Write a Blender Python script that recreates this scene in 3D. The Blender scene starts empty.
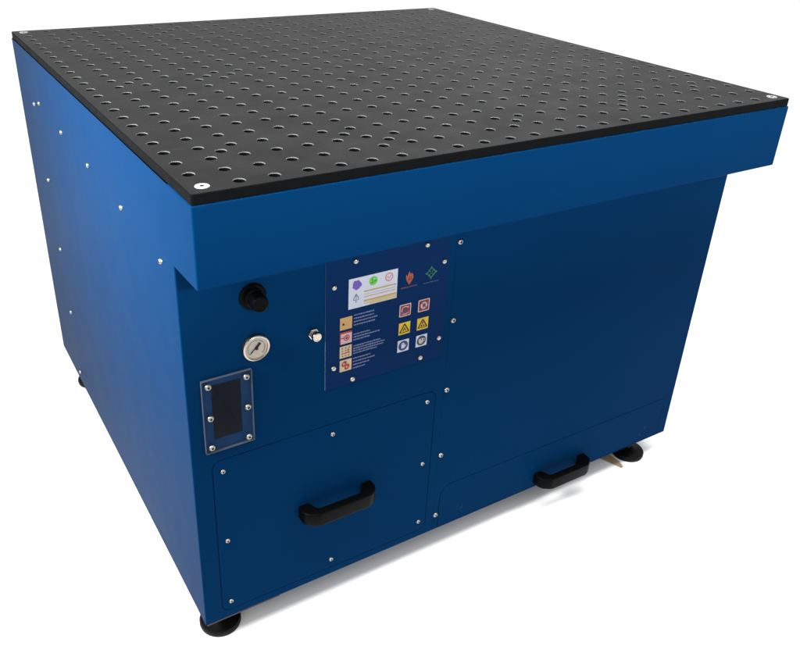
import bpy, bmesh, math, random
from mathutils import Vector, Matrix
from mathutils.geometry import delaunay_2d_cdt

random.seed(4)
scene = bpy.context.scene
C = scene.collection
H = 0.912            # height of the working surface above the ground

# ------------------------------------------------------------------ camera
cam_data = bpy.data.cameras.new('camera')
cam = bpy.data.objects.new('camera', cam_data)
C.objects.link(cam)
FPX, CX, CY = 810.751, 373.771, 302.261
ROLL, PITCH, YAW = 0.038565, 0.488215, 0.562642
F = Vector((math.cos(PITCH)*math.sin(YAW), math.cos(PITCH)*math.cos(YAW), -math.sin(PITCH)))
R = Vector((math.cos(YAW), -math.sin(YAW), 0))
U = R.cross(F)
R2 = math.cos(ROLL)*R + math.sin(ROLL)*U
U2 = -math.sin(ROLL)*R + math.cos(ROLL)*U
m = Matrix((R2, U2, -F)).transposed().to_4x4()
m.translation = Vector((-0.302952, -0.910442, 0.357147 + H))
cam.matrix_world = m
cam_data.sensor_fit = 'HORIZONTAL'
cam_data.sensor_width = 36
cam_data.lens = FPX/800*36
cam_data.shift_x = (400 - CX)/800
cam_data.shift_y = -(326.5 - CY)/800
cam_data.clip_start = 0.02
cam_data.clip_end = 300
scene.camera = cam

# ------------------------------------------------------------------ light
world = bpy.data.worlds.new('World')
scene.world = world
world.use_nodes = True
bg = world.node_tree.nodes['Background']
bg.inputs[0].default_value = (1.0, 1.0, 1.0, 1)
bg.inputs[1].default_value = 0.33

def area(name, loc, aim, sx, sy, radiance, color=(1, 1, 1), spread=180):
    l = bpy.data.lights.new(name, 'AREA')
    l.shape = 'RECTANGLE'; l.size = sx; l.size_y = sy
    l.energy = radiance*math.pi*sx*sy
    l.color = color
    l.spread = math.radians(spread)
    o = bpy.data.objects.new(name, l)
    C.objects.link(o)
    o.location = loc
    o.rotation_euler = (Vector(aim) - Vector(loc)).to_track_quat('-Z', 'Y').to_euler()
    return o
area('added_overhead_fill', (1, 3, 8), (1, 3, 0), 40, 40, 1.08)  # added fill that blows the floor out to white
area('window_softbox', (-1.30, .30, 1.56), (0, .40, .86), 1.0, .40, 21, (1.0, .99, .97), 66)
area('added_apron_fill', (.9, -2.4, 1.9), (.9, 0, .92), 4.2, .15, 3.1, spread=13)  # added narrow beam, brightens the apron over the panels below
area('added_floor_fill', (.75, -.50, 2.7), (.75, -.50, 0), 3.0, .5, 13)  # added lamp that lightens the floor shadow along the front

scene.view_settings.view_transform = 'Standard'
scene.view_settings.look = 'None'
scene.view_settings.exposure = 0
scene.view_settings.gamma = 1
scene.view_settings.use_curve_mapping = False
scene.cycles.max_bounces = 8

# ------------------------------------------------------------------ materials
def mat(name, color, rough=.5, metal=0, spec=.5, noise=None, bump=None, coat=0, dust=None):
    """noise = (scale, amount of colour change, amount of roughness change); bump = [(scale, distance), ...]"""
    mt = bpy.data.materials.new(name); mt.use_nodes = True
    nt = mt.node_tree; b = nt.nodes['Principled BSDF']
    b.inputs['Base Color'].default_value = (*color, 1)
    b.inputs['Roughness'].default_value = rough
    b.inputs['Metallic'].default_value = metal
    b.inputs['Specular IOR Level'].default_value = spec
    b.inputs['Coat Weight'].default_value = coat
    tc = nt.nodes.new('ShaderNodeTexCoord')
    if noise:
        n = nt.nodes.new('ShaderNodeTexNoise'); n.inputs['Scale'].default_value = noise[0]
        n.inputs['Detail'].default_value = 6
        nt.links.new(tc.outputs['Object'], n.inputs['Vector'])
        mx = nt.nodes.new('ShaderNodeMix'); mx.data_type = 'RGBA'
        mx.inputs[6].default_value = (*[c*(1-noise[1]) for c in color], 1)
        mx.inputs[7].default_value = (*[min(1, c*(1+noise[1])) for c in color], 1)
        nt.links.new(n.outputs['Fac'], mx.inputs[0]); nt.links.new(mx.outputs[2], b.inputs['Base Color'])
        mr = nt.nodes.new('ShaderNodeMapRange')
        mr.inputs[1].default_value = .3; mr.inputs[2].default_value = .7
        mr.inputs[3].default_value = max(0, rough-noise[2]); mr.inputs[4].default_value = min(1, rough+noise[2])
        nt.links.new(n.outputs['Fac'], mr.inputs[0]); nt.links.new(mr.outputs[0], b.inputs['Roughness'])
    if dust:      # (scale, threshold, colour): sparse specks and faint rubbed marks on the surface
        src = b.inputs['Base Color'].links[0].from_socket
        for sc, th, col, stretch in dust:
            mp = nt.nodes.new('ShaderNodeMapping'); mp.inputs['Scale'].default_value = stretch
            nt.links.new(tc.outputs['Object'], mp.inputs['Vector'])
            n = nt.nodes.new('ShaderNodeTexNoise'); n.inputs['Scale'].default_value = sc; n.inputs['Detail'].default_value = 3
            nt.links.new(mp.outputs[0], n.inputs['Vector'])
            r = nt.nodes.new('ShaderNodeMapRange'); r.inputs[1].default_value = th; r.inputs[2].default_value = th+.05
            nt.links.new(n.outputs['Fac'], r.inputs[0])
            mx = nt.nodes.new('ShaderNodeMix'); mx.data_type = 'RGBA'; mx.inputs[7].default_value = (*col, 1)
            nt.links.new(r.outputs[0], mx.inputs[0]); nt.links.new(src, mx.inputs[6]); src = mx.outputs[2]
        nt.links.new(src, b.inputs['Base Color'])
    prev = None
    for sc, dist in (bump or []):
        n = nt.nodes.new('ShaderNodeTexNoise'); n.inputs['Scale'].default_value = sc; n.inputs['Detail'].default_value = 2
        nt.links.new(tc.outputs['Object'], n.inputs['Vector'])
        bp = nt.nodes.new('ShaderNodeBump'); bp.inputs['Distance'].default_value = dist
        nt.links.new(n.outputs['Fac'], bp.inputs['Height'])
        if prev: nt.links.new(prev.outputs[0], bp.inputs['Normal'])
        prev = bp
    if prev: nt.links.new(prev.outputs[0], b.inputs['Normal'])
    return mt

BLUE = (.0006, .0190, .0640)
M = {
 'paint': mat('blue_powder_coat', BLUE, .32, spec=.0032, noise=(3.5, .05, .0), bump=[(900, .00016), (5, .0022)], dust=[(330, .735, (.012, .034, .075), (1, 1, 1)), (30, .74, (.002, .021, .066), (1, 1, .3))]),
 'top': mat('black_phenolic_board', (.0016, .0018, .0017), .31, spec=.078, noise=(14, .3, .07), bump=[(650, .0002)], dust=[(260, .70, (.012, .012, .011), (1, 1, 1)), (9, .66, (.0042, .0044, .0042), (1, 5, 1)), (40, .69, (.006, .006, .006), (.15, 3, 1))]),
 'edge': mat('black_board_edge', (.0016, .0019, .0022), .6, spec=.03, noise=(60, .35, .08)),
 'rim': mat('cut_hole_rim', (.062, .067, .070), .45, spec=.2, noise=(300, .2, .05)),
 'bore': mat('hole_bore', (.0012, .0013, .0014), .5, spec=.05),
 'black': mat('black_plastic', (.0009, .0010, .0012), .38, spec=.035, bump=[(1500, .0001)]),
 'dark': mat('dark_interior', (.004, .004, .005), .7, spec=.2),  # near-black, shade of the hollow cabinet put into the colour
 'rubber': mat('black_rubber', (.0025, .0025, .0028), .5, spec=.12, noise=(40, .4, .1)),
 'zinc': mat('zinc_steel', (.33, .32, .29), .33, metal=1, noise=(200, .15, .08)),
 'socket': mat('socket_shadow_steel', (.05, .05, .05), .5, metal=1),
 'nickel': mat('nickel', (.46, .41, .34), .2, metal=1, noise=(150, .1, .06)),
 'alu': mat('white_screw_head', (.24, .24, .235), .45, spec=.25, noise=(250, .35, .1)),
 'navy': mat('navy_label_plate', (.0018, .0145, .058), .38, spec=.01, noise=(20, .06, .05)),
 'plate_edge': mat('label_plate_edge', (.09, .13, .20), .4, spec=.4),
 'sunk': mat('blue_painted_screw', (.001, .022, .066), .35, spec=.03),
 'sliver': mat('brown_floor_sliver', (.075, .05, .038), .8, spec=.2, noise=(60, .3, .05)),
 'card': mat('tan_floor_remnant', (.30, .22, .13), .85, spec=.2, noise=(90, .25, .05)),
 'floor': mat('white_studio_floor', (.88, .88, .88), .9, spec=.1, noise=(2, .01, .02)),
 'dial': mat('gauge_dial', (.32, .28, .24), .5, spec=.3),
 'ink': mat('black_ink', (.004, .004, .005), .6, spec=.2),
}
def ink(name, col): M[name] = mat(name, col, .5, spec=.2, noise=(400, .18, .04))
ink('white_print', (.34, .36, .42)); ink('purple_ink', (.085, .05, .25)); ink('green_ink', (.08, .33, .03)); ink('dark_green_ink', (.03, .17, .04))
ink('pink_ink', (.34, .15, .15)); ink('teal_ink', (.03, .10, .12)); ink('ochre_ink', (.30, .20, .05)); ink('peach_ink', (.34, .22, .13))
ink('pale_lilac_ink', (.26, .25, .31)); ink('cream_print', (.34, .27, .17)); ink('tan_print', (.33, .20, .07)); ink('red_ink', (.22, .018, .025))
ink('dark_red_ink', (.11, .012, .022)); ink('orange_ink', (.22, .045, .02)); ink('emblem_green', (.006, .085, .045)); ink('emblem_green_dim', (.004, .035, .05))
ink('yellow_print', (.40, .27, .012)); ink('mid_blue_ink', (.006, .022, .09)); ink('text_blue_white', (.085, .105, .21)); ink('dim_orange', (.06, .02, .035))
ink('rose_print', (.36, .25, .25)); ink('violet_ink', (.05, .03, .12)); ink('pale_yellow', (.32, .27, .15))

# acrylic: a thin clear sheet with a faint milky haze
ac = bpy.data.materials.new('clear_acrylic'); ac.use_nodes = True
nt = ac.node_tree; pb = nt.nodes['Principled BSDF']
pb.inputs['Base Color'].default_value = (.20, .24, .34, 1); pb.inputs['Roughness'].default_value = .18
tr = nt.nodes.new('ShaderNodeBsdfTransparent'); ms = nt.nodes.new('ShaderNodeMixShader')
ms.inputs[0].default_value = .032
nt.links.new(tr.outputs[0], ms.inputs[1]); nt.links.new(pb.outputs[0], ms.inputs[2])
nt.links.new(ms.outputs[0], nt.nodes['Material Output'].inputs['Surface'])
M['acrylic'] = ac
M['acrylic_edge'] = mat('acrylic_edge', (.045, .058, .082), .3, spec=.2)

# ------------------------------------------------------------------ helpers
def link(name, bm, mats, parent=None, smooth=None):
    me = bpy.data.meshes.new(name)
    bmesh.ops.recalc_face_normals(bm, faces=bm.faces)
    bm.to_mesh(me); bm.free()
    for k in (mats if isinstance(mats, (list, tuple)) else [mats]): me.materials.append(M[k])
    if smooth is not None:
        for f in me.polygons: f.use_smooth = True
        me.set_sharp_from_angle(angle=math.radians(smooth))
    o = bpy.data.objects.new(name, me); C.objects.link(o)
    if parent: o.parent = parent
    return o

def copy_tree(o, parent, loc=None):
    c = o.copy(); C.objects.link(c); c.parent = parent
    if loc is not None: c.location = loc
    for ch in o.children: copy_tree(ch, c)
    return c

def circle(cx, cy, r, n=24, a0=0): return [(cx+r*math.cos(a0+2*math.pi*i/n), cy+r*math.sin(a0+2*math.pi*i/n)) for i in range(n)]
def rect(x0, y0, x1, y1): return [(x0, y0), (x1, y0), (x1, y1), (x0, y1)]
def rrect(x0, y0, x1, y1, rad, n=6):
    """rad = radii of corners (x0,y0), (x1,y0), (x1,y1), (x0,y1)"""
    if not isinstance(rad, tuple): rad = (rad,)*4
    out = []
    for (cx, cy, sx, sy, a, r) in ((x0, y0, 1, 1, 180, rad[0]), (x1, y0, -1, 1, 270, rad[1]), (x1, y1, -1, -1, 0, rad[2]), (x0, y1, 1, -1, 90, rad[3])):
        if r <= 0: out.append((cx, cy)); continue
        for i in range(n+1):
            t = math.radians(a+90*i/n)
            out.append((cx+sx*r+r*math.cos(t), cy+sy*r+r*math.sin(t)))
    return out

def inside(pt, loop):
    x, y = pt; r = False; j = len(loop)-1
    for i in range(len(loop)):
        xi, yi = loop[i]; xj, yj = loop[j]
        if (yi > y) != (yj > y) and x < (xj-xi)*(y-yi)/(yj-yi)+xi: r = not r
        j = i
    return r

def cdt(outer, holes):
    vs = []; es = []
    for lp in [outer]+holes:
        b = len(vs); vs += [Vector(p) for p in lp]
        es += [(b+i, b+(i+1) % len(lp)) for i in range(len(lp))]
    v, e, f, *_ = delaunay_2d_cdt(vs, es, [], 0, 1e-7)
    tris = []
    for t in f:
        c = (sum(v[i][0] for i in t)/len(t), sum(v[i][1] for i in t)/len(t))
        if inside(c, outer) and not any(inside(c, h) for h in holes): tris.append(t)
    return v, tris

def sheet(bm, outer, holes, mp, th, mi=0, side_mi=None, edge=.0):
    """flat sheet with holes; mp(u, v, d) -> position, d = depth behind the face; edge = small chamfer of the outline"""
    side_mi = mi if side_mi is None else side_mi
    v, tris = cdt(outer, holes)
    bv = [bm.verts.new(mp(p[0], p[1], 0)) for p in v]
    for t in tris:
        f = bm.faces.new([bv[i] for i in t]); f.material_index = mi
    for lp in [outer]+holes:
        a = [bm.verts.new(mp(p[0], p[1], edge*.0)) for p in lp]
        b = [bm.verts.new(mp(p[0], p[1], th)) for p in lp]
        for i in range(len(lp)):
            j = (i+1) % len(lp)
            f = bm.faces.new((a[i], a[j], b[j], b[i])); f.material_index = side_mi
    bmesh.ops.remove_doubles(bm, verts=bm.verts, dist=1e-6)

def lathe(bm, prof, n=24, mp=None, mi=0, cap=True):
    """prof: list of (radius, axial); mp(x, y, z) maps the local frame"""
    mp = mp or (lambda x, y, z: (x, y, z))
    rings = []
    for r, z in prof:
        if r < 1e-7: rings.append([bm.verts.new(mp(0, 0, z))])
        else: rings.append([bm.verts.new(mp(r*math.cos(2*math.pi*i/n), r*math.sin(2*math.pi*i/n), z)) for i in range(n)])
    for k in range(len(rings)-1):
        a, b = rings[k], rings[k+1]
        mm = mi[k] if isinstance(mi, (list, tuple)) else mi
        for i in range(n):
            j = (i+1) % n
            if len(a) == 1 and len(b) == 1: continue
            if len(a) == 1: f = bm.faces.new((a[0], b[i], b[j]))
            elif len(b) == 1: f = bm.faces.new((a[i], a[j], b[0]))
            else: f = bm.faces.new((a[i], a[j], b[j], b[i]))
            f.material_index = mm

def prism(bm, loop, mp, d0, d1, mi=0):
    a = [bm.verts.new(mp(p[0], p[1], d0)) for p in loop]; b = [bm.verts.new(mp(p[0], p[1], d1)) for p in loop]
    fs = [bm.faces.new(a), bm.faces.new(b)]
    for i in range(len(loop)):
        j = (i+1) % len(loop); fs.append(bm.faces.new((a[i], a[j], b[j], b[i])))
    for f in fs: f.material_index = mi
    return fs

def box(bm, x0, x1, y0, y1, z0, z1, mi=0, bev=0):
    fs = prism(bm, rect(x0, y0, x1, y1), lambda u, v, d: (u, v, d), z0, z1, mi)
    if bev:
        es = list({e for f in fs for e in f.edges})
        bmesh.ops.bevel(bm, geom=es, offset=bev, segments=2, affect='EDGES', profile=.5)

# ------------------------------------------------------------------ dimensions (z measured down from the working surface)
W = D = 1.2
TH, LIP, BOT, REC = .0145, .1330, .8510, .0923
Z = lambda z: H+z
FY = REC                     # plane of the front
front = lambda off=0: (lambda u, v, d: (u, FY-off+d, H+v))

# ------------------------------------------------------------------ ground
bm = bmesh.new()
s = 60
for q in [[(-s, -s, 0), (s, -s, 0), (s, s, 0), (-s, s, 0)]]: bm.faces.new([bm.verts.new(p) for p in q])
g = link('ground', bm, 'floor'); g['kind'] = 'structure'; g['label'] = 'plain white studio floor under the blue workbench'

# ------------------------------------------------------------------ the workbench
root = bpy.data.objects.new('workbench', None); C.objects.link(root)
root.empty_display_size = .1
root['label'] = 'blue steel workbench with black perforated top, pressure gauge, label plate and two handled fronts'
root['category'] = 'workbench'

# body: walls round three sides; the front panels and the board close it
bm = bmesh.new()
BR = .0022
def arc(cx, cy, a0, a1, r=BR, n=4): return [(cx+r*math.cos(math.radians(a0+(a1-a0)*i/n)), cy+r*math.sin(math.radians(a0+(a1-a0)*i/n))) for i in range(n+1)]
back = arc(BR, D-BR, 180, 90) + arc(W-BR, D-BR, 90, 0)
low = arc(BR, REC+BR, 270, 180) + back + arc(W-BR, REC+BR, 0, -90)
upp = [(0, REC)] + back + [(W, REC)]
for path, za, zb in ((low, -BOT, -LIP-.003), (upp, -LIP-.003, -TH-.0006)):
    a_ = [bm.verts.new((x, y, H+za)) for x, y in path]; b_ = [bm.verts.new((x, y, H+zb)) for x, y in path]
    for i in range(len(path)-1): bm.faces.new((a_[i], a_[i+1], b_[i+1], b_[i]))
    if path is low:
        bm.faces.new(a_)
        # folded bottom return below the front panels
        q = [bm.verts.new(p) for p in ((BR, REC, H-BOT), (W-BR, REC, H-BOT), (W-BR, REC, H-BOT+.0021), (BR, REC, H-BOT+.0021))]
        bm.faces.new(q)
body = link('cabinet_body', bm, 'paint', root)
# apron: folded sheet standing out over the front
bm = bmesh.new()
prism(bm, [(0, -TH-.0006), (0, -LIP), (REC, -LIP-.003), (REC, -TH-.0006)], lambda u, v, d: (d, u, H+v), 0, W)
bmesh.ops.bevel(bm, geom=[e for e in bm.edges if not all(abs(v.co.y-REC) < 1e-5 for v in e.verts)], offset=.0022, segments=3, affect='EDGES', profile=.5)
bm.normal_update()
dele = [f for f in bm.faces if all(v.co.y > REC-1e-4 for v in f.verts) or (f.calc_center_median().z > H-TH-.002 and abs(f.normal.z) > .99)]
bmesh.ops.delete(bm, geom=dele, context='FACES')
apron = link('apron', bm, 'paint', root)

# perforated board
NB, PITCH_H, RH = 24, .05, .0080
holes = []
corner = {(0, 0), (23, 0), (0, 23), (23, 23)}
for i in range(NB):
    for j in range(NB):
        if (i, j) in corner: continue
        holes.append((.025+i*PITCH_H, .025+j*PITCH_H))
ex = [(1.5, 2.5), (5.5, 2.5), (6.5, 1.5), (11.5, 1.5), (16.5, 1.5), (17.5, 2.5), (21.5, 2.5),
      (1.5, 11.5), (4.5, 11.5), (5.5, 11.5), (17.5, 11.5), (18.5, 11.5), (21.5, 11.5),
      (1.5, 20.5), (5.5, 20.5), (6.5, 21.5), (11.5, 21.5), (16.5, 21.5), (17.5, 20.5), (21.5, 20.5)]
holes += [(.025+a*PITCH_H, .025+b*PITCH_H) for a, b in ex]
NS = 20
bm = bmesh.new()
outer = rrect(.0024, .0024, W-.0024, D-.0024, .004, 4)
vs = [Vector(p) for p in outer]; es = [(i, (i+1) % len(outer)) for i in range(len(outer))]
RC = RH+.0009
for (hx, hy) in holes:
    b = len(vs); vs += [Vector(p) for p in circle(hx, hy, RC, NS)]
    es += [(b+i, b+(i+1) % NS) for i in range(NS)]
v, e, f, *_ = delaunay_2d_cdt(vs, es, [], 0, 1e-7)
bv = [bm.verts.new((p[0], p[1], H)) for p in v]
no = len(outer); owner = {}
# find the triangles lying inside a hole by distance to the nearest hole centre
cell = {}
for (hx, hy) in holes: cell.setdefault((int(hx/.05), int(hy/.05)), []).append((hx, hy))
for t in f:
    cx = sum(v[i][0] for i in t)/len(t); cy = sum(v[i][1] for i in t)/len(t)
    hit = False
    for a in (-1, 0, 1):
        for b in (-1, 0, 1):
            for (hx, hy) in cell.get((int(cx/.05)+a, int(cy/.05)+b), ()):
                if (hx-cx)**2+(hy-cy)**2 < (RC*.975)**2: hit = True
    if not hit and inside((cx, cy), outer): bm.faces.new([bv[i] for i in t])
for (hx, hy) in holes:
    prev = None
    for k, (r, z) in enumerate(((RC, 0), (RH, -.0011), (RH, -TH))):
        ring = [bm.verts.new((x, y, H+z)) for x, y in circle(hx, hy, r, NS)]
        if prev:
            for i in range(NS):
                q = bm.faces.new((prev[i], prev[(i+1) % NS], ring[(i+1) % NS], ring[i])); q.material_index = 2 if k == 1 else 3
        prev = ring
prev = None
for k, (ins, z) in enumerate(((.0024, 0), (.0014, -.0010), (.0014, -TH))):
    ring = [bm.verts.new((x, y, H+z)) for x, y in rrect(ins, ins, W-ins, D-ins, .004, 4)]
    if prev:
        for i in range(len(ring)):
            j = (i+1) % len(ring)
            q = bm.faces.new((prev[i], prev[j], ring[j], ring[i])); q.material_index = 1
    prev = ring
bmesh.ops.remove_doubles(bm, verts=bm.verts, dist=1e-6)
top = link('perforated_top', bm, ['top', 'edge', 'rim', 'bore'], root)

first = None
for (i, j) in sorted(corner):
    loc = (.025+i*PITCH_H, .025+j*PITCH_H, H)
    if first is None:
        bm = bmesh.new()
        lathe(bm, [(.0098, 0), (.0094, .0007), (.0030, .0008), (.0028, -.0006), (0, -.0007)], 32, mi=[0, 0, 1, 1])
        first = link('corner_screw', bm, ['alu', 'socket'], top, smooth=30); first.location = loc
    else: copy_tree(first, top, loc)

# near-black box added under the board to make the shade seen through the holes
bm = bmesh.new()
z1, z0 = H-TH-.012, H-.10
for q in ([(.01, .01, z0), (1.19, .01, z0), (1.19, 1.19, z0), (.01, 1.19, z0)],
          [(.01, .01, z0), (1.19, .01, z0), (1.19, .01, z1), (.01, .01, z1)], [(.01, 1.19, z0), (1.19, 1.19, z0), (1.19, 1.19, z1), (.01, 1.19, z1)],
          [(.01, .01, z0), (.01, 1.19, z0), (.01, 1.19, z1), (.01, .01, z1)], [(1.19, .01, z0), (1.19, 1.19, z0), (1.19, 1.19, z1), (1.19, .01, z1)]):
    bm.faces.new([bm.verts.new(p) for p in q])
link('hole_shade_box', bm, 'dark', root)

# ---- front sheets
ZT, ZB = -LIP-.0034, -BOT+.0021
acc = rrect(.0335, -.834, .4735, -.4940, .0155)
drw = rrect(.5075, -.8475, 1.170, -.7420, (.002, .002, .004, .026))
win = rect(.0402, -.4498, .0890, -.3466)
GAP = .0014
def grow(x0, y0, x1, y1, rad, g): return rrect(x0-g, y0-g, x1+g, y1+g, tuple(r+g for r in rad))
bm = bmesh.new()
sheet(bm, rect(.0021, ZB, .4925, ZT), [grow(.0335, -.834, .4735, -.4940, (.0155,)*4, GAP), win], front(), .0018)
link('front_panel', bm, 'paint', root)
bm = bmesh.new()
sheet(bm, rect(.4927, ZB, W-.0021, ZT), [grow(.5075, -.8475, 1.170, -.7420, (.002, .002, .004, .026), GAP*.9)], front(.0002), .0018)
link('front_panel', bm, 'paint', root)
bm = bmesh.new(); sheet(bm, acc, [], front(.0004), .0018)
access = link('access_panel', bm, 'paint', root)
bm = bmesh.new(); sheet(bm, drw, [], front(.0006), .0018)
drawer = link('drawer_front', bm, 'paint', root)
# dark sheet added right behind the gaps, standing in for their shade
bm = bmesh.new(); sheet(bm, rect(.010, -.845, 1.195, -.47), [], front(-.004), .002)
link('gap_shade_sheet', bm, 'dark', root)
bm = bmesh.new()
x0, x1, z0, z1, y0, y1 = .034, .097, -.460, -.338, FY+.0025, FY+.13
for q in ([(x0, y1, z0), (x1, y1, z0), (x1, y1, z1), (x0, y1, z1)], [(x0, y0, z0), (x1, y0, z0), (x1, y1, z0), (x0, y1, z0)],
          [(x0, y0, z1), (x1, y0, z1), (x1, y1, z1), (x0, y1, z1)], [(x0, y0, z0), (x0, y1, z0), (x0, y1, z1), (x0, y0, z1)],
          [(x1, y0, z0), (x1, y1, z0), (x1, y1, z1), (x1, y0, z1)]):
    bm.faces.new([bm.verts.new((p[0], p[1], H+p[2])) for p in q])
link('window_shade_box', bm, 'dark', root)  # black box added so the opening looks dark inside

# ---- screws
def screw_bm(r, h, socket=True):
    bm = bmesh.new()
    mp = lambda x, y, z: (x, -z, y)
    pr = [(r*1.0, -.0004), (r, h*.25), (r*.93, h*.55), (r*.75, h*.84), (r*.5, h*1.0)]
    if socket: pr += [(r*.42, h*1.0), (r*.36, h*.35), (0, h*.3)]; mi = [0]*5+[1, 1]
    else: pr += [(0, h*1.06)]; mi = [0]*5
    lathe(bm, pr, 20, mp, mi)
    return bm
proto = {}
def screw(name, kind, x, z, parent, off=0):
    if kind not in proto:
        r, h, so = {'small': (.0043, .0029, True), 'large': (.0053, .0036, True), 'rivet': (.0046, .0031, False)}[kind]
        o = link(name, screw_bm(r, h, so), ['zinc', 'socket'], parent, smooth=50); proto[kind] = o
    else:
        o = proto[kind].copy(); C.objects.link(o); o.name = name; o.parent = parent
    o.location = (x, FY-off, H+z); o.rotation_euler = (0, random.random()*6.28, 0)
    return o
for z in (-.1965, -.3505, -.5010, -.6560, -.8115): screw('screw', 'large', .4990, z, root, .0002)
for x, z in ((.0505, -.5172), (.2546, -.5155), (.4555, -.5142), (.0505, -.6689), (.0497, -.8142), (.2544, -.8138), (.4553, -.6605), (.4563, -.8104)):
    screw('screw', 'small', x, z, access, .0004)
# painted-over sunk screws on the drawer front
for x, z in ((1.1173, -.8099), (1.1034, -.8259), (.5545, -.8106), (.5665, -.8190)):
    o = link('sunk_screw', screw_bm(.0036, .0009, True), ['sunk', 'paint'], drawer, smooth=50); o.location = (x, FY-.0006, H+z)
# side screws
sp = None
for y, z in ((1.0214, -.1279), (.9600, -.1122), (.7576, -.1224), (.5533, -.1291), (.3452, -.1372), (.9983, -.2986), (.9867, -.4695), (.9799, -.6388), (.9843, -.8181), (.1495, -.1509)):
    if sp is None:
        sp = link('side_screw', screw_bm(.0047, .0045, True), ['zinc', 'socket'], body, smooth=50)
    else:
        o = sp.copy(); C.objects.link(o); o.parent = body; sp = o
    sp.location = (0, y, H+z); sp.rotation_euler = (0, 0, -math.pi/2)

# ---- handles
def handle(x, z, parent, off):
    bm = bmesh.new()
    hw, dp, hh, t = .0755, .037, .0135, .0125
    out = [(-hw, 0), (-hw, -dp*.45), (-hw+.006, -dp*.74), (-hw+.019, -dp*.97), (-hw+.026, -dp), (hw-.026, -dp), (hw-.019, -dp*.97), (hw-.006, -dp*.74), (hw, -dp*.45), (hw, 0),
           (hw-.021, 0), (hw-.021, -dp*.32), (hw-.026, -dp+t+.003), (hw-.034, -dp+t), (-hw+.034, -dp+t), (-hw+.026, -dp+t+.003), (-hw+.021, -dp*.32), (-hw+.021, 0)]
    prism(bm, out, lambda u, v, d: (u, v, d), -hh, hh)
    bmesh.ops.bevel(bm, geom=[e for e in bm.edges if abs(e.verts[0].co.z-e.verts[1].co.z) < 1e-6 and not (abs(e.verts[0].co.y) < 1e-6 and abs(e.verts[1].co.y) < 1e-6)], offset=.0028, segments=3, affect='EDGES', profile=.5)
    o = link('handle', bm, 'black', parent, smooth=50)
    o.location = (x, FY-off, H+z)
    return o
handle(.262, -.666, access, .0004)
handle(.8425, -.8245, drawer, .0006)

# ---- regulator knob
fm = lambda cx, cz, off=0: (lambda x, y, z: (cx+x, FY-off-z, H+cz+y))
bm = bmesh.new()
lathe(bm, [(.0215, 0), (.0215, .004), (.0200, .0055), (.0135, .0057)], 32, fm(.1143, -.2085))
knob = link('regulator', bm, 'black', root, smooth=40)
bm = bmesh.new()
n = 36; pts = []
lathe(bm, [(.0150, .0055), (.0150, .010), (.0132, .0115), (.0132, .030), (.0124, .0325), (.0105, .0332), (.0100, .0325), (0, .0325)], n, fm(.1143, -.2085))
link('knob', bm, 'black', knob, smooth=30)

# ---- pressure gauge
gx, gz = .1150, -.2965
bm = bmesh.new()
lathe(bm, [(.0226, 0), (.0226, .0060), (.0219, .0080), (.0205, .0087), (.0192, .0082), (.0187, .0064)], 40, fm(gx, gz))
gauge = link('pressure_gauge', bm, 'nickel', root, smooth=40)
GO = .0064
gm = lambda L: (lambda u, v, d: (gx+u, FY-GO-L*.0002+d, H+gz+v))
def poly(bm, loop, mp, mi):
    f = bm.faces.new([bm.verts.new(mp(p[0], p[1], 0)) for p in loop]); f.material_index = mi
def stroke(p, q, w):
    a = Vector(p); b = Vector(q); d = (b-a).normalized(); n_ = Vector((-d.y, d.x))*w/2
    return [tuple(a+n_), tuple(a-n_), tuple(b-n_), tuple(b+n_)]
def ring(bm, cx, cy, r0, r1, mp, mi, a0=0, a1=360, n=28):
    for i in range(n):
        s0 = math.radians(a0+(a1-a0)*i/n); s1 = math.radians(a0+(a1-a0)*(i+1)/n)
        poly(bm, [(cx+r0*math.cos(s0), cy+r0*math.sin(s0)), (cx+r1*math.cos(s0), cy+r1*math.sin(s0)), (cx+r1*math.cos(s1), cy+r1*math.sin(s1)), (cx+r0*math.cos(s1), cy+r0*math.sin(s1))], mp, mi)
bm = bmesh.new()
poly(bm, circle(0, 0, .0188, 40), gm(0), 0)
ring(bm, 0, 0, .0140, .0146, gm(1), 1, -45, 225)
for k in range(31):
    a = math.radians(225-270*k/30); r0 = .0118 if k % 5 == 0 else .0130
    poly(bm, stroke((r0*math.cos(a), r0*math.sin(a)), (.0146*math.cos(a), .0146*math.sin(a)), .0006 if k % 5 == 0 else .0003), gm(2), 1)
ring(bm, 0, 0, .0152, .0164, gm(1), 2, -45, 20)
ring(bm, 0, -.004, .0040, .0052, gm(1), 2, 200, 340, 8)
link('dial', bm, ['dial', 'teal_ink', 'rose_print'], gauge)
bm = bmesh.new()
prism(bm, stroke((.0060, .0078), (-.0098, -.0072), .0016), lambda u, v, d: (gx+u, FY-GO-.0014+d, H+gz+v), 0, .0006)
prism(bm, stroke((.0064, .0082), (-.0020, -.0010), .0040), lambda u, v, d: (gx+u, FY-GO-.0016+d, H+gz+v), 0, .0008)
lathe(bm, [(.0026, 0), (.0026, .0024), (0, .0026)], 16, fm(gx, gz, GO))
link('needle', bm, 'ink', gauge)

# ---- push button
bm = bmesh.new()
lathe(bm, [(.0098, 0), (.0098, .0040), (.0085, .0050), (.0066, .0052)], 6, fm(.2163, -.3010))
lathe(bm, [(.0066, .0040), (.0066, .0085)], 24, fm(.2163, -.3010))
btn = link('push_button', bm, 'nickel', root, smooth=30)
bm = bmesh.new()
lathe(bm, [(.0060, .0080), (.0078, .0086), (.0082, .0100), (.0082, .0140), (.0074, .0156), (.0060, .0160), (.0056, .0154), (0, .0154)], 28, fm(.2163, -.3010))
link('button_cap', bm, 'nickel', btn, smooth=30)

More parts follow.
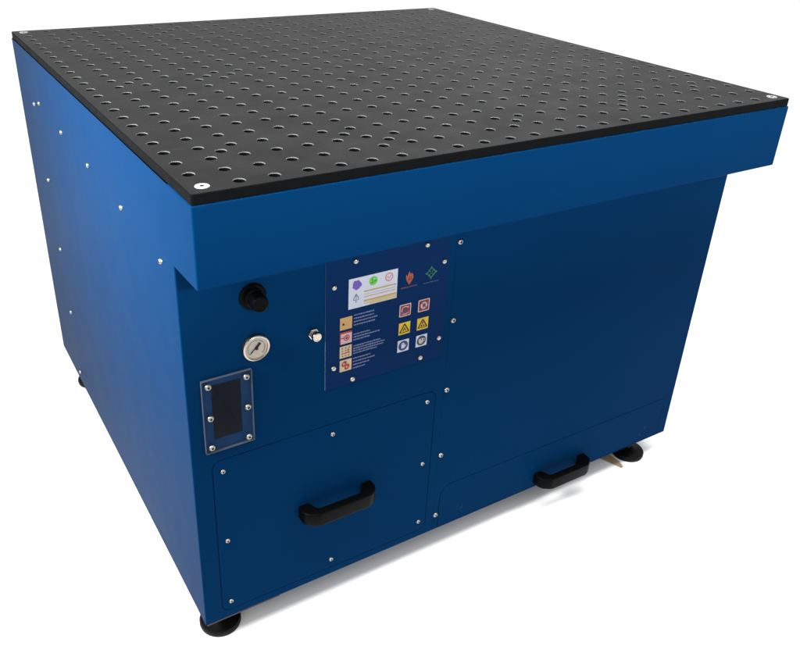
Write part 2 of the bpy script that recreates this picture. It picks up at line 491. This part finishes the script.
# ---- inspection window
bm = bmesh.new()
sheet(bm, rrect(.0240, -.4702, .1068, -.3335, .0012, 2), [], front(.0046), .0040, 0, 1)
wn = link('inspection_window', bm, ['acrylic', 'acrylic_edge'], root)
bm = bmesh.new()      # polished arris round the sheet, paler than the panel
sheet(bm, rrect(.0237, -.4705, .1071, -.3332, .0014, 2), [rrect(.0245, -.4697, .1063, -.3340, .0010, 2)], front(.0048), .0044)
link('polished_edge', bm, 'acrylic_edge', wn)
for x, z in ((.0342, -.3442), (.0970, -.3442), (.0347, -.4030), (.0975, -.4014), (.0338, -.4592), (.0970, -.4598)):
    screw('window_screw', 'large', x, z, wn, .0048)

# ---- label plate with its prints
LX0, LX1, LZ0, LZ1 = .2382, .4785, -.4186, -.1745
LO = .0018
bm = bmesh.new()
sheet(bm, rect(LX0, LZ0, LX1, LZ1), [], front(LO), .0017, 0, 1)
plate = link('label_plate', bm, ['navy', 'plate_edge'], root)
for x, z in ((.2916, -.1886), (.4293, -.1878), (.4674, -.2260), (.2530, -.2268), (.4687, -.3781), (.2539, -.3786), (.4308, -.4089), (.2909, -.4109)):
    screw('rivet', 'rivet', x, z, plate, LO)
pm = lambda L: (lambda u, v, d: (u, FY-LO-.00025-L*.00018, H+v))

# white information card
bm = bmesh.new()
x0, x1, z0, z1 = .2798, .3730, -.2735, -.2187
poly(bm, rect(x0, z0, x1, z1), pm(0), 0)
for k in range(16):      # purple splash
    a = k*2.4; r = .0062*math.sqrt((k+.5)/16)
    poly(bm, circle(.2950+r*math.cos(a), -.2313+r*math.sin(a)*.95, .0036, 10), pm(1+.1*(k % 5)+.02*k), 1)
poly(bm, circle(.3258, -.2308, .0082, 24), pm(1), 2)
for a in (0, 2.1, 4.2): poly(bm, circle(.3258+.0035*math.cos(a), -.2308+.0030*math.sin(a), .0019, 8), pm(2), 3)
poly(bm, stroke((.3205, -.2335), (.3310, -.2318), .0013), pm(2.3), 3)
poly(bm, circle(.3275, -.2278, .0013, 8), pm(2.4), 0)
ring(bm, .3563, -.2306, .0056, .0080, pm(1), 4)
poly(bm, stroke((.3525, -.2290), (.3563, -.2330), .0016), pm(1.5), 4); poly(bm, stroke((.3563, -.2330), (.3600, -.2275), .0016), pm(1.7), 4)
for (a, b) in (((.2939, -.2640), (.2939, -.2500)), ((.2939, -.2500), (.2902, -.2530)), ((.2939, -.2500), (.2976, -.2530)), ((.2902, -.2530), (.2888, -.2580)), ((.2976, -.2530), (.2990, -.2580)),
               ((.2888, -.2580), (.2925, -.2590)), ((.2990, -.2580), (.2953, -.2590)), ((.2920, -.2500), (.2939, -.2475)), ((.2939, -.2475), (.2958, -.2500))):
    poly(bm, stroke(a, b, .0012), pm(1+random.random()), 5)
for zc, wd, mi in ((-.2466, .0024, 6), (-.2520, .0013, 8), (-.2568, .0020, 7), (-.2640, .0030, 6), (-.2690, .0022, 9)):
    poly(bm, rect(.3090, zc-wd/2, .3722 if zc < -.262 else .3705, zc+wd/2), pm(1), mi)
poly(bm, rect(.3200, z0+.0004, x1-.0002, -.2660), pm(.5), 9)
link('info_card', bm, ['white_print', 'purple_ink', 'green_ink', 'dark_green_ink', 'pink_ink', 'teal_ink', 'ochre_ink', 'peach_ink', 'pale_lilac_ink', 'pale_yellow'], plate)

def dashes(bm, xa, xb, zc, h, mp, mi, lo=.002, hi=.006, gap=.0009):
    x = xa
    while x < xb-.001:
        w = min(random.uniform(lo, hi), xb-x)
        poly(bm, rect(x, zc-h/2*random.uniform(.75, 1.15), x+w, zc+h/2*random.uniform(.75, 1.15)), mp, mi); x += w+gap

# flame emblem and four-pointed emblem, each with a line of small print below
bm = bmesh.new(); cx, cz = .3970, -.2410
poly(bm, [(cx, cz-.0135), (cx-.0050, cz-.0060), (cx-.0075, cz+.0010), (cx-.0068, cz+.0068), (cx-.0042, cz+.0030), (cx-.0010, cz+.0125), (cx+.0022, cz+.0050), (cx+.0040, cz+.0085), (cx+.0072, cz+.0040), (cx+.0078, cz-.0010), (cx+.0050, cz-.0070)], pm(1), 0)
poly(bm, [(cx, cz-.0100), (cx-.0022, cz-.0030), (cx-.0004, cz+.0040), (cx+.0006, cz-.0010)], pm(2), 1)
poly(bm, [(cx+.0018, cz-.0070), (cx+.0026, cz-.0010), (cx+.0046, cz+.0030), (cx+.0040, cz-.0040)], pm(2), 1)
dashes(bm, .3812, .4131, -.2583, .0030, pm(1), 2, .0015, .0035, .0008)
link('flame_emblem', bm, ['orange_ink', 'dark_red_ink', 'dim_orange'], plate)
bm = bmesh.new(); cx, cz = .4414, -.2416
for k in range(4):
    a = math.pi/2*k; c_, s_ = math.cos(a), math.sin(a)
    rt = lambda p: (cx+p[0]*c_-p[1]*s_, cz+p[0]*s_+p[1]*c_)
    poly(bm, [rt(p) for p in ((0, .0132), (-.0042, .0052), (-.0014, .0062), (0, .0080))], pm(1), 0)
    poly(bm, [rt(p) for p in ((0, .0132), (.0042, .0052), (.0014, .0062), (0, .0080))], pm(1.2), 0)
    poly(bm, [rt(stp) for stp in stroke((.0030, .0062), (.0062, .0030), .0028)], pm(1.4), 0)
    poly(bm, [rt(stp) for stp in stroke((.0010, .0008), (.0030, .0030), .0014)], pm(1.6), 0)
dashes(bm, .4264, .4579, -.2594, .0022, pm(1), 1, .003, .007, .0006)
link('star_emblem', bm, ['emblem_green', 'emblem_green_dim'], plate)

# six safety signs
SS = .0118
def sign_base(cx, cz, rad, mi, L=1, s=SS, bm=None):
    poly(bm, rrect(cx-s, cz-s, cx+s, cz+s, rad, 4), pm(L), mi)
def hand(bm, cx, cz, s, L, mi):
    poly(bm, [(cx-.0030*s, cz-.0050*s), (cx+.0024*s, cz-.0050*s), (cx+.0036*s, cz-.0006*s), (cx+.0032*s, cz+.0010*s), (cx-.0034*s, cz+.0010*s)], pm(L), mi)
    for k, (dx, h) in enumerate(((-.0027, .0048), (-.0009, .0062), (.0009, .0056), (.0026, .0040))):
        poly(bm, rect(cx+dx*s-.0007*s, cz+.0008*s, cx+dx*s+.0007*s, cz+h*s), pm(L+.1), mi)
    poly(bm, stroke((cx+.0030*s, cz-.0030*s), (cx+.0060*s, cz+.0008*s), .0014*s), pm(L+.2), mi)
bm = bmesh.new(); cx, cz = .3921, -.3020
sign_base(cx, cz, .0020, 0, 1, SS, bm); sign_base(cx, cz, .0012, 1, 2, SS*.84, bm)
ring(bm, cx, cz, .0062, .0078, pm(3), 0, 30, 200); ring(bm, cx, cz, .0066, .0080, pm(3), 0, 240, 330)
hand(bm, cx-.0006, cz-.0006, .85, 4, 2); poly(bm, stroke((cx-.0055, cz+.0055), (cx+.0055, cz-.0055), .0014), pm(5), 1)
for a in (45, 135, 225, 315): poly(bm, circle(cx+.0088*math.cos(math.radians(a)), cz+.0088*math.sin(math.radians(a)), .0010, 8), pm(3.5), 0)
link('prohibition_sign', bm, ['rose_print', 'dark_red_ink', 'violet_ink'], plate)['label'] = 'red square sign with a hand inside a broken ring'
bm = bmesh.new(); cx, cz = .4305, -.3020
sign_base(cx, cz, .0020, 0, 1, SS, bm); sign_base(cx, cz, .0012, 1, 2, SS*.84, bm)
poly(bm, circle(cx, cz, .0068, 24), pm(3), 0); poly(bm, circle(cx+.0004, cz+.0002, .0036, 8), pm(4), 2)
poly(bm, stroke((cx-.0050, cz+.0052), (cx+.0052, cz-.0050), .0013), pm(5), 1)
poly(bm, stroke((cx-.0018, cz-.0045), (cx+.0022, cz+.0045), .0016), pm(4.5), 2)
link('prohibition_sign', bm, ['rose_print', 'dark_red_ink', 'violet_ink'], plate)['label'] = 'red square sign with a pale disc'
for n_, (cx, cz) in enumerate(((.3926, -.3378), (.4307, -.3383))):
    bm = bmesh.new(); sign_base(cx, cz, .0004, 0, 1, SS, bm)
    t = [(cx, cz+.0086), (cx-.0094, cz-.0078), (cx+.0094, cz-.0078)]
    for k in range(2): poly(bm, stroke(t[0], t[1+k], .0022), pm(2+.2*k), 1)
    poly(bm, stroke((cx-.0094, cz-.0078), (cx+.0094, cz-.0078), .0014), pm(2.5), 1)
    if n_ == 0:
        poly(bm, stroke((cx-.0030, cz-.0050), (cx+.0008, cz+.0015), .0016), pm(3), 1); poly(bm, stroke((cx+.0004, cz-.0005), (cx+.0034, cz-.0052), .0014), pm(3.2), 1)
    else:
        poly(bm, stroke((cx, cz-.0010), (cx, cz+.0038), .0020), pm(3), 1); poly(bm, circle(cx-.0022, cz-.0040, .0018, 10), pm(3.1), 1); poly(bm, circle(cx+.0024, cz-.0042, .0016, 10), pm(3.1), 1)
    link('warning_sign', bm, ['yellow_print', 'ink'], plate)['label'] = ('yellow square warning sign with a leaning stroke' if n_ == 0 else 'yellow square warning sign with dots')
bm = bmesh.new(); cx, cz = .3921, -.3727
sign_base(cx, cz, .0004, 0, 1, SS, bm); poly(bm, circle(cx, cz, .0098, 28), pm(2), 1); hand(bm, cx-.0004, cz, 1.05, 3, 0)
link('mandatory_sign', bm, ['white_print', 'mid_blue_ink'], plate)['label'] = 'white square sign with a glove in a blue disc'
bm = bmesh.new(); cx, cz = .4306, -.3729
sign_base(cx, cz, .0004, 0, 1, SS, bm); poly(bm, circle(cx, cz, .0098, 28), pm(2), 1)
poly(bm, [(cx-.0062, cz+.0040), (cx+.0036, cz+.0050), (cx+.0044, cz-.0020), (cx+.0010, cz-.0062), (cx-.0038, cz-.0058), (cx-.0062, cz-.0015)], pm(3), 2)
ring(bm, cx+.0044, cz+.0008, .0022, .0034, pm(3.2), 2, -90, 90, 8)
poly(bm, stroke((cx-.0010, cz+.0040), (cx+.0004, cz+.0005), .0012), pm(4), 1)
link('mandatory_sign', bm, ['white_print', 'mid_blue_ink', 'cream_print'], plate)['label'] = 'white square sign with a cream mask in a dark disc'

# four instruction icons and their blocks of fine print
IS = .0114
ic = [(.2761, -.2974), (.2762, -.3246), (.2764, -.3516), (.2768, -.3787)]
for n_, (cx, cz) in enumerate(ic):
    bm = bmesh.new()
    poly(bm, rect(cx-IS, cz-IS, cx+IS, cz+IS), pm(1), 0)
    if n_ == 0:
        poly(bm, circle(cx-.0050, cz-.0010, .0022, 10), pm(2), 2)
        for k in range(9): poly(bm, circle(cx+random.uniform(-.002, .009), cz+random.uniform(-.008, .008), .0009, 6), pm(2+.05*k), 1)
        ms_ = ['tan_print', 'peach_ink', 'ink']
    elif n_ == 1:
        poly(bm, rect(cx-IS, cz+IS*.72, cx+IS, cz+IS), pm(1.6), 1); poly(bm, rect(cx-IS, cz-IS, cx-IS*.84, cz+IS*.72), pm(1.6), 1)
        poly(bm, circle(cx+.0016, cz-.0006, .0058, 20), pm(2), 1); ring(bm, cx+.0016, cz-.0006, .0030, .0040, pm(3), 0)
        poly(bm, stroke((cx-.0092, cz), (cx-.0040, cz), .0020), pm(2.5), 1)
        ms_ = ['rose_print', 'red_ink', 'ink']
    elif n_ == 2:
        for a in range(3):
            for b in range(4): poly(bm, circle(cx-.0062+.0062*a+random.uniform(-.0006, .0006), cz-.0078+.0050*b, .0014, 8), pm(2), 1)
        poly(bm, stroke((cx-.008, cz-.0025), (cx+.004, cz-.0025), .0010), pm(2.5), 1); poly(bm, stroke((cx+.004, cz-.004), (cx+.004, cz+.006), .0010), pm(2.6), 1)
        ms_ = ['cream_print', 'red_ink', 'ink']
    else:
        for dx, dz in ((-.0030, .0034), (.0026, -.0034)):
            lp = circle(0, 0, 1, 18); a = math.radians(-35)
            poly(bm, [(cx+dx+.0044*u*math.cos(a)-.0060*v_*math.sin(a), cz+dz+.0044*u*math.sin(a)+.0060*v_*math.cos(a)) for u, v_ in lp], pm(2 if dx < 0 else 2.3), 1)
            poly(bm, circle(cx+dx-.0006, cz+dz, .0018, 8), pm(3), 0)
        ms_ = ['cream_print', 'red_ink', 'ink']
    link('instruction_icon', bm, ms_, plate)['label'] = ['tan icon with a black dot', 'pale icon with red frame and disc', 'cream icon with red dots', 'cream icon with two red ovals'][n_]
for (za, zb, xs) in ((-.2862, -.3046, (.3293, .3290, .3360, .3330)), (-.3225, -.3330, (.3230, .3417, .3240)), (-.3452, -.3595, (.3440, .3527, .3500, .3380)), (-.3695, -.3885, (.3270, .3339, .3230, .3150))):
    bm = bmesh.new(); n_ = len(xs)
    for k, xe in enumerate(xs):
        zc = za+(zb-za)*k/(n_-1)
        dashes(bm, .2908, xe, zc, .0026, pm(1), 0, .0012, .0042, .0008)
    link('fine_print', bm, 'text_blue_white', plate)

# ---- levelling feet
def foot(x, y):
    bm = bmesh.new()
    lathe(bm, [(0, .0003), (.0380, .0003), (.0388, .0030), (.0388, .0105), (.0370, .0128), (.0200, .0150), (.0135, .0190), (.0080, .0195)], 40)
    o = link('levelling_foot', bm, 'rubber', root, smooth=40); o.location = (x, y, 0)
    bm = bmesh.new()
    lathe(bm, [(.0062, .0190), (.0062, H-BOT+.002)], 16)
    lathe(bm, [(.0062, .0330), (.0115, .0330), (.0115, .0420), (.0062, .0420)], 6)
    s_ = link('stem', bm, 'socket', o); return o
f0 = foot(.0430, .1410)
for x, y in ((1.120, .126), (.0430, 1.075), (1.150, 1.10)): copy_tree(f0, root, (x, y, 0))
# brown batten standing in for the floor seen under the front edge
bm = bmesh.new()
box(bm, .0040, .148, REC+.006, REC+.040, H-BOT-.0105, H-BOT-.0003, 0, .0008)
link('floor_sliver', bm, 'sliver', root)

# ---- tan piece standing in for the floor seen beside the right foot
bm = bmesh.new()
prism(bm, [(1.022, .168), (1.040, .150), (1.063, .089), (1.069, .091), (1.074, .108), (1.072, .150), (1.060, .180)], lambda u, v, d: (u, v, d), .0005, .0030)
cb = link('floor_remnant', bm, 'card')
cb['label'] = 'small tan piece standing in for the floor seen beside the right foot'; cb['category'] = 'floor remnant'
